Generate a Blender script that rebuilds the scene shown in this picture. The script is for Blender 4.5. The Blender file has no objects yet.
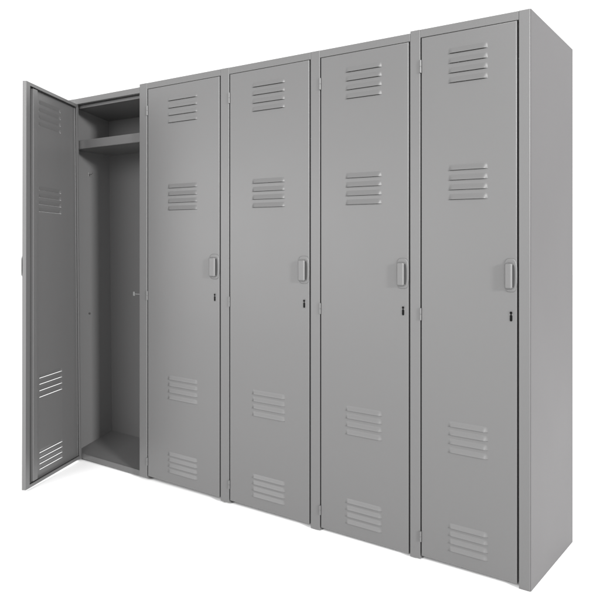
import bpy, bmesh, math
from mathutils import Vector
S = bpy.context.scene
# ------------------------------------------------------------------ camera
F, CX, CY = 673.753, 347.502, 251.631
cd = bpy.data.cameras.new('camera'); cam = bpy.data.objects.new('camera', cd)
S.collection.objects.link(cam); S.camera = cam
cd.sensor_width = 36.0; cd.sensor_fit = 'HORIZONTAL'; cd.lens = F / 600 * 36
cd.shift_x = (300 - CX) / 600; cd.shift_y = (CY - 300) / 600
cd.clip_start = 0.05; cd.clip_end = 500
cam.location = (0.68492, -2.04137, 1.04441)
cam.rotation_euler = (math.radians(90), 0, 0.58976)
# ------------------------------------------------------------------ light
w = bpy.data.worlds.new('World'); S.world = w; w.use_nodes = True
w.node_tree.nodes['Background'].inputs[0].default_value = (1, 1, 1, 1)
w.node_tree.nodes['Background'].inputs[1].default_value = 1.4

def area(name, loc, aim, size, power):
    l = bpy.data.lights.new(name, 'AREA'); l.shape = 'SQUARE'; l.size = size; l.energy = power
    o = bpy.data.objects.new(name, l); S.collection.objects.link(o); o.location = loc
    o.rotation_euler = (Vector(aim) - Vector(loc)).to_track_quat('-Z', 'Y').to_euler()
    return o
area('key_lamp', (15.5, -4.7, 4.3), (-1.2, 0, 1.3), 1.7, 5050)
area('front_softbox', (0.9, -9.0, 4.9), (-1.4, 0, 0.9), 4.6, 860)
sh = area('sheen_softbox', (-8.0, -8.3, 1.75), (-1.2, 0, 1.2), 8.5, 240)
sh.data.shape = 'RECTANGLE'; sh.data.size_y = 2.2
S.view_settings.view_transform = 'Standard'; S.view_settings.look = 'None'
S.view_settings.exposure = 0.0; S.view_settings.gamma = 1.0
S.cycles.max_bounces = 8; S.cycles.diffuse_bounces = 5

# ------------------------------------------------------------------ materials
def mat(name, col, rough=0.45, metal=0.0, spec=0.5, bump=0.0, mottling=0.0):
    m = bpy.data.materials.new(name); m.use_nodes = True
    nt = m.node_tree; b = nt.nodes['Principled BSDF']
    b.inputs['Base Color'].default_value = (*col, 1); b.inputs['Roughness'].default_value = rough
    b.inputs['Metallic'].default_value = metal; b.inputs['Specular IOR Level'].default_value = spec
    tc = nt.nodes.new('ShaderNodeTexCoord')
    if bump:
        n1 = nt.nodes.new('ShaderNodeTexNoise'); n1.inputs['Scale'].default_value = 420
        n2 = nt.nodes.new('ShaderNodeTexNoise'); n2.inputs['Scale'].default_value = 3.5
        n2.inputs['Detail'].default_value = 1
        for n in (n1, n2): nt.links.new(tc.outputs['Object'], n.inputs['Vector'])
        b1 = nt.nodes.new('ShaderNodeBump'); b1.inputs['Distance'].default_value = 0.0002
        b1.inputs['Strength'].default_value = bump
        b2 = nt.nodes.new('ShaderNodeBump'); b2.inputs['Distance'].default_value = 0.004
        b2.inputs['Strength'].default_value = 0.35
        nt.links.new(n1.outputs['Fac'], b1.inputs['Height']); nt.links.new(n2.outputs['Fac'], b2.inputs['Height'])
        nt.links.new(b1.outputs[0], b2.inputs['Normal']); nt.links.new(b2.outputs[0], b.inputs['Normal'])
    if mottling:
        n3 = nt.nodes.new('ShaderNodeTexNoise'); n3.inputs['Scale'].default_value = 2.2
        n3.inputs['Detail'].default_value = 5
        nt.links.new(tc.outputs['Object'], n3.inputs['Vector'])
        mr = nt.nodes.new('ShaderNodeMapRange')
        mr.inputs['To Min'].default_value = rough - mottling; mr.inputs['To Max'].default_value = rough + mottling
        nt.links.new(n3.outputs['Fac'], mr.inputs[0]); nt.links.new(mr.outputs[0], b.inputs['Roughness'])
    return m
PAINT = mat('grey_enamel', (0.080, 0.0792, 0.0792), 0.36, spec=0.5, bump=0.5, mottling=0.06)
PAINT_END_DIMMED = mat('end_panel_dimmed_enamel', (0.065, 0.0630, 0.0640), 0.5, spec=0.35, bump=0.5, mottling=0.05)  # warmer grey; base colour darkened to offset the key lamp's strong light here
LATCH = mat('pale_latch_enamel', (0.14, 0.14, 0.14), 0.5)
STEEL = mat('zinc_steel', (0.45, 0.45, 0.45), 0.35, metal=0.7)
RUBBER = mat('dark_grip_plastic', (0.035, 0.035, 0.035), 0.6, spec=0.3)
BLACK = mat('black_keyhole', (0.004, 0.004, 0.004), 0.8, spec=0.05)
FLOOR = mat('white_floor', (0.93, 0.93, 0.93), 0.9, spec=0.1)

# ------------------------------------------------------------------ measured sizes
H, D = 1.8, 0.46458
PW, DT, DB, G1, G2 = 0.03833, 0.02891, 0.01197, 0.0050, 0.0062
SB, SC, LEAN = 0.01307, 0.02405, 0.02995
WID = {5: 0.38312, 4: 0.42676, 3: 0.46897, 2: 0.51334, 1: 0.54691}
OZ = {5: 0.0, 4: -0.00063, 3: 0.00596, 2: 0.01299, 1: 0.00759}
def X0(i): return -0.03933 - sum(WID[k] for k in range(i, 6))
def sc(i): return WID[i] / WID[5]
DTH = 0.018                       # door thickness
LOUV = [(1.702, .018), (1.6695, .018), (1.637, .018), (1.605, .018),
        (1.3155, .018), (1.283, .018), (1.251, .018), (1.219, .018),
        (.469, .017), (.441, .017), (.412, .017), (.383, .017),
        (.133, .015), (.108, .015), (.083, .015), (.058, .015)]

class MB:
    """collects faces; build() links them as one mesh object"""
    def __init__(s): s.bm = bmesh.new()
    def face(s, pts): return s.bm.faces.new([s.bm.verts.new(p) for p in pts])
    def box(s, x0, x1, y0, y1, z0, z1, bev=0.0, seg=2, zb=None):
        """zb: raise the two back edges (y1) by this"""
        t = bmesh.new(); v = {}
        for a, x in enumerate((x0, x1)):
            for b, y in enumerate((y0, y1)):
                for c, z in enumerate((z0, z1)):
                    v[a, b, c] = t.verts.new((x, y, z + (zb or 0) * b))
        for q in (((0,0,0),(0,0,1),(0,1,1),(0,1,0)), ((1,0,0),(1,1,0),(1,1,1),(1,0,1)),
                  ((0,0,0),(1,0,0),(1,0,1),(0,0,1)), ((0,1,0),(0,1,1),(1,1,1),(1,1,0)),
                  ((0,0,0),(0,1,0),(1,1,0),(1,0,0)), ((0,0,1),(1,0,1),(1,1,1),(0,1,1))):
            t.faces.new([v[k] for k in q])
        if bev: bmesh.ops.bevel(t, geom=t.edges[:], offset=bev, segments=seg, affect='EDGES', profile=0.5)
        s.merge(t)
    def merge(s, t):
        m = {v: s.bm.verts.new(v.co) for v in t.verts}
        for f in t.faces: s.bm.faces.new([m[v] for v in f.verts])
        t.free()
    def prism(s, prof, z0, z1, nz=1, bev=0.0, zsoft=None):
        """closed xy profile extruded in z"""
        t = bmesh.new()
        rings = [[t.verts.new((x, y, z0 + (z1 - z0) * k / nz)) for x, y in prof] for k in range(nz + 1)]
        n = len(prof)
        for k in range(nz):
            for j in range(n):
                t.faces.new((rings[k][j], rings[k][(j+1) % n], rings[k+1][(j+1) % n], rings[k+1][j]))
        t.faces.new(rings[0][::-1]); t.faces.new(rings[-1])
        if bev:
            es = [e for e in t.edges if abs(e.verts[0].co.x - e.verts[1].co.x) < 1e-6 and abs(e.verts[0].co.y - e.verts[1].co.y) < 1e-6
                  and e.verts[0].co.y < 0.001]
            bmesh.ops.bevel(t, geom=es, offset=bev, segments=3, affect='EDGES', profile=0.5)
        s.merge(t)
    def cyl(s, p0, p1, r, n=16, caps=True):
        p0, p1 = Vector(p0), Vector(p1); d = (p1 - p0).normalized()
        a = d.orthogonal().normalized(); b = d.cross(a)
        R = [[s.bm.verts.new(p + r * (a * math.cos(6.28318 * k / n) + b * math.sin(6.28318 * k / n))) for k in range(n)] for p in (p0, p1)]
        for k in range(n): s.bm.faces.new((R[0][k], R[0][(k+1) % n], R[1][(k+1) % n], R[1][k]))
        if caps: s.bm.faces.new(R[0][::-1]); s.bm.faces.new(R[1])
    def build(s, name, m, parent, fn=None, smooth=False, recalc=True):
        if recalc: bmesh.ops.recalc_face_normals(s.bm, faces=s.bm.faces[:])
        if fn:
            for v in s.bm.verts: v.co = Vector(fn(*v.co))
        me = bpy.data.meshes.new(name); s.bm.to_mesh(me); s.bm.free()
        if smooth:
            me.shade_smooth(); me.set_sharp_from_angle(angle=math.radians(38))
        me.materials.append(m)
        o = bpy.data.objects.new(name, me); S.collection.objects.link(o); o.parent = parent
        if smooth:
            wn = o.modifiers.new('weighted_normals', 'WEIGHTED_NORMAL'); wn.keep_sharp = True; wn.weight = 100
        return o

def door_sheet(mb, W, Z0, Z1):
    """pressed door skin in (u, v, z): v is inward (y), outer face at v = 0; louvres bulge to v < 0"""
    uL, uR = W * .300, W * .714
    def q(u0, u1, z0, z1): mb.face([(u0, 0, z0), (u1, 0, z0), (u1, 0, z1), (u0, 0, z1)])
    r = 0.0025
    q(r, uL, Z0 + r, Z1 - r); q(uR, W - r, Z0 + r, Z1 - r)
    zs = Z1 - r
    n, nv = 26, 7
    for lip, h in LOUV:
        q(uL, uR, lip + h, zs); zs = lip - .0013
        # bulge
        rows = []
        for k in range(nv + 1):
            t = k / nv; row = []
            for j in range(n + 1):
                a = j / n; a = .5 - .5 * math.cos(math.pi * a)      # denser ends
                u = uL + (uR - uL) * a
                e = min(1, min(u - uL, uR - u) / 0.012); s_ = e * e * (3 - 2 * e)
                p = t ** 1.25 if t < 1 else 1
                prof = .8 * t + .2 * t * t * (3 - 2 * t)
                zz = lip + h * (1 - t)
                row.append(mb.bm.verts.new((u, -0.0050 * s_ * prof, zz)))
            rows.append(row)
        # lip hem curls a little inwards
        hem = [mb.bm.verts.new((v.co.x, v.co.y * .80, v.co.z - .0006)) for v in rows[-1]]
        rows.append(hem)
        for k in range(nv + 1):
            for j in range(n):
                mb.bm.faces.new((rows[k][j], rows[k+1][j], rows[k+1][j+1], rows[k][j+1]))
    q(uL, uR, Z0 + r, zs)
    # rolled edge, side flanges, inner return lips
    def ring(off, y): return [(off, y, Z0 + off), (W - off, y, Z0 + off), (W - off, y, Z1 - off), (off, y, Z1 - off)]
    levels = [ring(r, 0)] + [ring(r * (1 - math.sin(a)), r * (1 - math.cos(a))) for a in (.4, .8, 1.2, math.pi / 2)] + [ring(0, DTH)]
    R = [[mb.bm.verts.new(p) for p in L] for L in levels]
    for a in range(len(R) - 1):
        for j in range(4): mb.bm.faces.new((R[a][j], R[a][(j+1) % 4], R[a+1][(j+1) % 4], R[a+1][j]))
    li, lf, lt = 0.012, 0.030, 0.014          # hinge, free, top/bottom lip widths
    inner = [(li, DTH, Z0 + lt), (W - lf, DTH, Z0 + lt), (W - lf, DTH, Z1 - lt), (li, DTH, Z1 - lt)]
    I = [mb.bm.verts.new(p) for p in inner]
    I2 = [mb.bm.verts.new((p[0], DTH - .005, p[2])) for p in inner]
    for j in range(4):
        mb.bm.faces.new((R[-1][j], R[-1][(j+1) % 4], I[(j+1) % 4], I[j]))
        mb.bm.faces.new((I[j], I[(j+1) % 4], I2[(j+1) % 4], I2[j]))

def make_locker(i, label):
    W, k = WID[i], sc(i)
    root = bpy.data.objects.new('metal_locker', None); S.collection.objects.link(root)
    root.location = (X0(i), 0, OZ[i]); root.empty_display_size = 0.1
    root['label'] = label; root['category'] = 'locker'; root['group'] = 'grey metal lockers in a row'
    def wz(x, y, z):
        xl = x / W; x2 = x + (LEAN * (1 - xl) * (1 - z / H) if i == 1 else 0)
        return (x2, y, z - SB * x - SC * y)
    pw = PW * k; t = 0.0015; opened = i == 1
    # left side sheet with its front post folded from it
    m = MB(); m.prism([(0, 0), (pw, 0), (pw, .021), (t, .021), (t, D), (0, D)], 0, H, bev=.0018)
    m.build('side_panel', PAINT, root, wz, smooth=True)
    m = MB()
    if i == 5:
        m.prism([(W, 0), (W + PW - .0022, 0), (W + PW - .0022, .021), (W, .021)], 0, H, bev=.0022)
        m.build('end_post', PAINT, root, wz, smooth=True)
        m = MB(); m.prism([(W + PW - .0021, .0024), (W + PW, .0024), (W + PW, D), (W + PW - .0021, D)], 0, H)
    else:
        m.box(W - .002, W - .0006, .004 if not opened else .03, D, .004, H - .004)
    m.build('side_panel', PAINT_END_DIMMED if i == 5 else PAINT, root, wz, smooth=i != 5)
    xr = W if i == 5 else W - .0004
    m = MB(); m.box(pw + .0003, xr - .0002, .0005, .019, H - DT + .0015, H, bev=.0012)
    m.box(pw + .0003, xr - .003, .0255, .027, H - .043, H - DT - .001)
    m.build('top_rail', PAINT, root, wz)
    m = MB(); m.box(pw * .9 if 0 else .003, (W + PW - .003) if i == 5 else W - .003, .0275, D - .003, H - .004, H - .002)
    m.build('top_panel', PAINT, root, wz)
    m = MB(); m.box(t + .0005, (W + PW - .003) if i == 5 else W - .003, D - .0035, D - .002, .004, H - .005)
    m.build('back_panel', PAINT, root, wz)
    zr = .030 if opened else .045
    m = MB(); m.box(pw + .0005, xr - .0005, .020, .0255, .004, zr, bev=.0012)
    m.build('bottom_rail', PAINT, root, wz)
    if not opened:
        m = MB(); m.box(t + .001, W - .003, .026, D - .004, .038, .0395)
        m.build('floor_panel', PAINT, root, wz)
    else:
        d1 = .24
        m = MB(); m.box(t + .0005, W - .0025, .0258, d1 - .001, zr - .004, zr - .0012, zb=.062)
        m.build('floor_panel', PAINT, root, wz)
        m = MB(); m.box(t + .0005, W - .0025, d1, d1 + .0015, .01, H - .006)
        m.build('rear_lining', PAINT, root, wz)
        m = MB(); m.box(t + .0005, W - .0025, .0275, d1 - .001, 1.772, 1.7735, zb=-.034)
        m.build('ceiling_lining', PAINT, root, wz)
        m = MB(); m.box(t + .0006, W - .0028, .024, d1 - .0012, 1.554, 1.597, bev=.002)
        m.build('shelf', PAINT, root, wz)
        # coat hook on the left wall, small rivet below it
        m = MB(); yb, zb_ = .118, 1.441
        m.box(t, t + .0015, yb - .006, yb + .006, zb_ - .012, zb_ + .010, bev=.0006)
        pts = [(t + .001, yb, zb_), (t + .022, yb - .006, zb_ - .003), (t + .042, yb - .012, zb_ - .002), (t + .050, yb - .015, zb_ + .005)]
        for a, b in zip(pts, pts[1:]): m.cyl(a, b, .0020, 10)
        m.build('coat_hook', PAINT, root, wz)
        m = MB(); m.cyl((t, .11, .72), (t + .005, .11, .72), .005, 16); m.build('rivet', RUBBER, root, wz)
        # strike for the latch on the right side
        m = MB(); m.box(W - .073, W - .0008, .0310, .0325, .8435, .8470)
        m.box(W - .084, W - .071, .0285, .0305, .836, .856, bev=.001)
        m.build('latch_strike', LATCH, root, wz)
    # ---------------- door
    x0, x1 = pw + G1 * k, W - G2 * k
    dw = x1 - x0; Z0, Z1 = DB, H - DT
    if not opened:
        def dz(u, v, z): return wz(x0 + u, v, z)
    else:
        th = 1.04614; ux, uy = math.cos(th), -math.sin(th); vx, vy = math.sin(th), math.cos(th)
        def dz(u, v, z):
            ln = LEAN * .93 * (1 - z / H) * max(0, 1 - u / dw) - .006 * (1 - z / H) * (u / dw)
            return (pw + .002 + ux * u + vx * v + ln, uy * u + vy * v - .002, z - SB * pw)
    m = MB(); door_sheet(m, dw, Z0, Z1)
    door = m.build('door', PAINT, root, dz, smooth=True)
    if opened:
        m = MB(); a, b = dw - .097, dw - .060
        m.box(a, b, .002, .0165, Z0 + .018, Z1 - .018, bev=.003)
        m.build('stiffener', PAINT, door, dz)
    # handle: thin base plate and hooded pull, open on its right side
    def hx(x): return x * k - x0           # features measured on the nearest door, spread with the door width
    m = MB(); n = 28
    ring = []
    for j in range(n):
        a = 2 * math.pi * j / n; c, s_ = math.cos(a), math.sin(a)
        ex = .0215 * k * (abs(c) ** .55) * (1 if c > 0 else -1); ez = .053 * (abs(s_) ** .55) * (1 if s_ > 0 else -1)
        ring.append((hx(.357) + ex, ez + .975))
    for lev, sc_ in (((-.0002), 1.0), (-.0012, .985)):
        pass
    cx_ = hx(.357)
    R_ = [[m.bm.verts.new((x + (cx_ - x) * f, y, z + (.975 - z) * f * .5)) for x, z in ring]
          for f, y in ((0, .0002), (0, -.0012), (.03, -.0024), (.09, -.0030), (.16, -.0031))]
    for a_, b_ in zip(R_, R_[1:]):
        for j in range(n): m.bm.faces.new((a_[j], a_[(j+1) % n], b_[(j+1) % n], b_[j]))
    m.bm.faces.new(R_[-1])
    t_ = bmesh.new()
    xa, xb = hx(.3410), hx(.3410) + .0250 * k
    bmesh.ops.create_cube(t_, size=1)
    for v in t_.verts:
        v.co = Vector(((xa + xb) / 2 + v.co.x * (xb - xa), -.0075 + v.co.y * .0155, .9725 + v.co.z * .082))
    fr = [f for f in t_.faces if f.normal.x > .9]
    es = [e for e in t_.edges if all(v.co.y < -.010 for v in e.verts) or abs(e.verts[0].co.y - e.verts[1].co.y) > .01]
    bmesh.ops.bevel(t_, geom=es, offset=.0062, segments=5, affect='EDGES', profile=0.5)
    t_.faces.ensure_lookup_table()
    fr = max(t_.faces, key=lambda f: (round(f.normal.x, 2), f.calc_area()))
    bmesh.ops.inset_region(t_, faces=[fr], thickness=.0009, depth=0)
    r_ = bmesh.ops.extrude_face_region(t_, geom=[fr])
    vs = [g for g in r_['geom'] if isinstance(g, bmesh.types.BMVert)]
    bmesh.ops.translate(t_, verts=vs, vec=(-.018 * k, 0, 0))
    bmesh.ops.delete(t_, geom=[fr], context='FACES_ONLY')
    m.merge(t_)
    m.build('handle', PAINT, door, dz, smooth=True)
    m = MB(); m.box(xb - .012 * k, xb - .0006, -.0128, -.0016, .938, 1.0075, bev=.003, seg=3)
    A = []
    for y_, g in ((-.0026, 1.0), (-.0038, .96)):
        A.append([m.bm.verts.new((xb - .001 + (.0072 * k * g) * abs(math.cos(q_)) ** .6 * (1 if math.cos(q_) > 0 else -1), y_,
                  .972 + .0375 * g * abs(math.sin(q_)) ** .7 * (1 if math.sin(q_) > 0 else -1))) for q_ in [2 * math.pi * j / 24 for j in range(24)]])
    for j in range(24): m.bm.faces.new((A[0][j], A[0][(j+1) % 24], A[1][(j+1) % 24], A[1][j]))
    m.bm.faces.new(A[1])
    m.build('grip_insert', RUBBER, door, dz, smooth=True)
    # lock: small escutcheon with a black keyhole
    lx = hx(.3590)
    m = MB(); m.cyl((lx, .0001, .8570), (lx, -.0016, .8570), .0062, 20)
    m.box(lx - .0052 * k, lx + .0052 * k, -.0010, .0001, .829, .856, bev=.0004)
    lk = m.build('lock', PAINT, door, dz)
    m = MB(); m.cyl((lx, -.0012, .8570), (lx, -.0021, .8570), .0044, 18)
    for zc_ in (.8465, .8345): m.cyl((lx, -.0006, zc_), (lx, -.0018, zc_), .0042, 18)
    m.box(lx - .0041, lx + .0041, -.00175, -.0006, .8345, .8465)
    m.box(lx - .0018, lx + .0018, -.0016, -.0006, .845, .857)
    m.build('keyhole', BLACK, lk, dz)
    # hinges
    for za, zb2 in ((1.652, 1.695), (.812, .853), (.060, .095)):
        m = MB(); zm = (za + zb2) / 2
        if opened: px_, py_ = -.001, .0005
        else: px_, py_ = -G1 * k / 2 - .0002, -.0015
        r = .0034
        for a, b in ((za, zm - .0004), (zm + .0004, zb2)): m.cyl((px_, py_, a), (px_, py_, b), r, 14)
        if not opened: m.box(px_ - .0085, px_ - .001, -.0012, .0003, za + .001, zb2 - .001)
        m.build('hinge', PAINT, door, dz, smooth=True)
    return root

make_locker(5, 'closed grey locker at the near right end, its tall blank side panel showing')
make_locker(4, 'closed grey metal locker directly left of the one with its side panel showing')
make_locker(3, 'closed grey metal locker in the middle of the row of five')
make_locker(2, 'closed grey metal locker directly beside the open one')
make_locker(1, 'grey metal locker with its door swung open, showing shelf and dark empty interior')

# ------------------------------------------------------------------ floor
m = MB()
def fz(x, y): return -.0065 - .003 * x - SC * y
m.face([(x, y, fz(x, y)) for x, y in ((-60, -12), (60, -12), (60, 90), (-60, 90))])
fl = m.build('floor', FLOOR, None, recalc=False); fl['kind'] = 'structure'
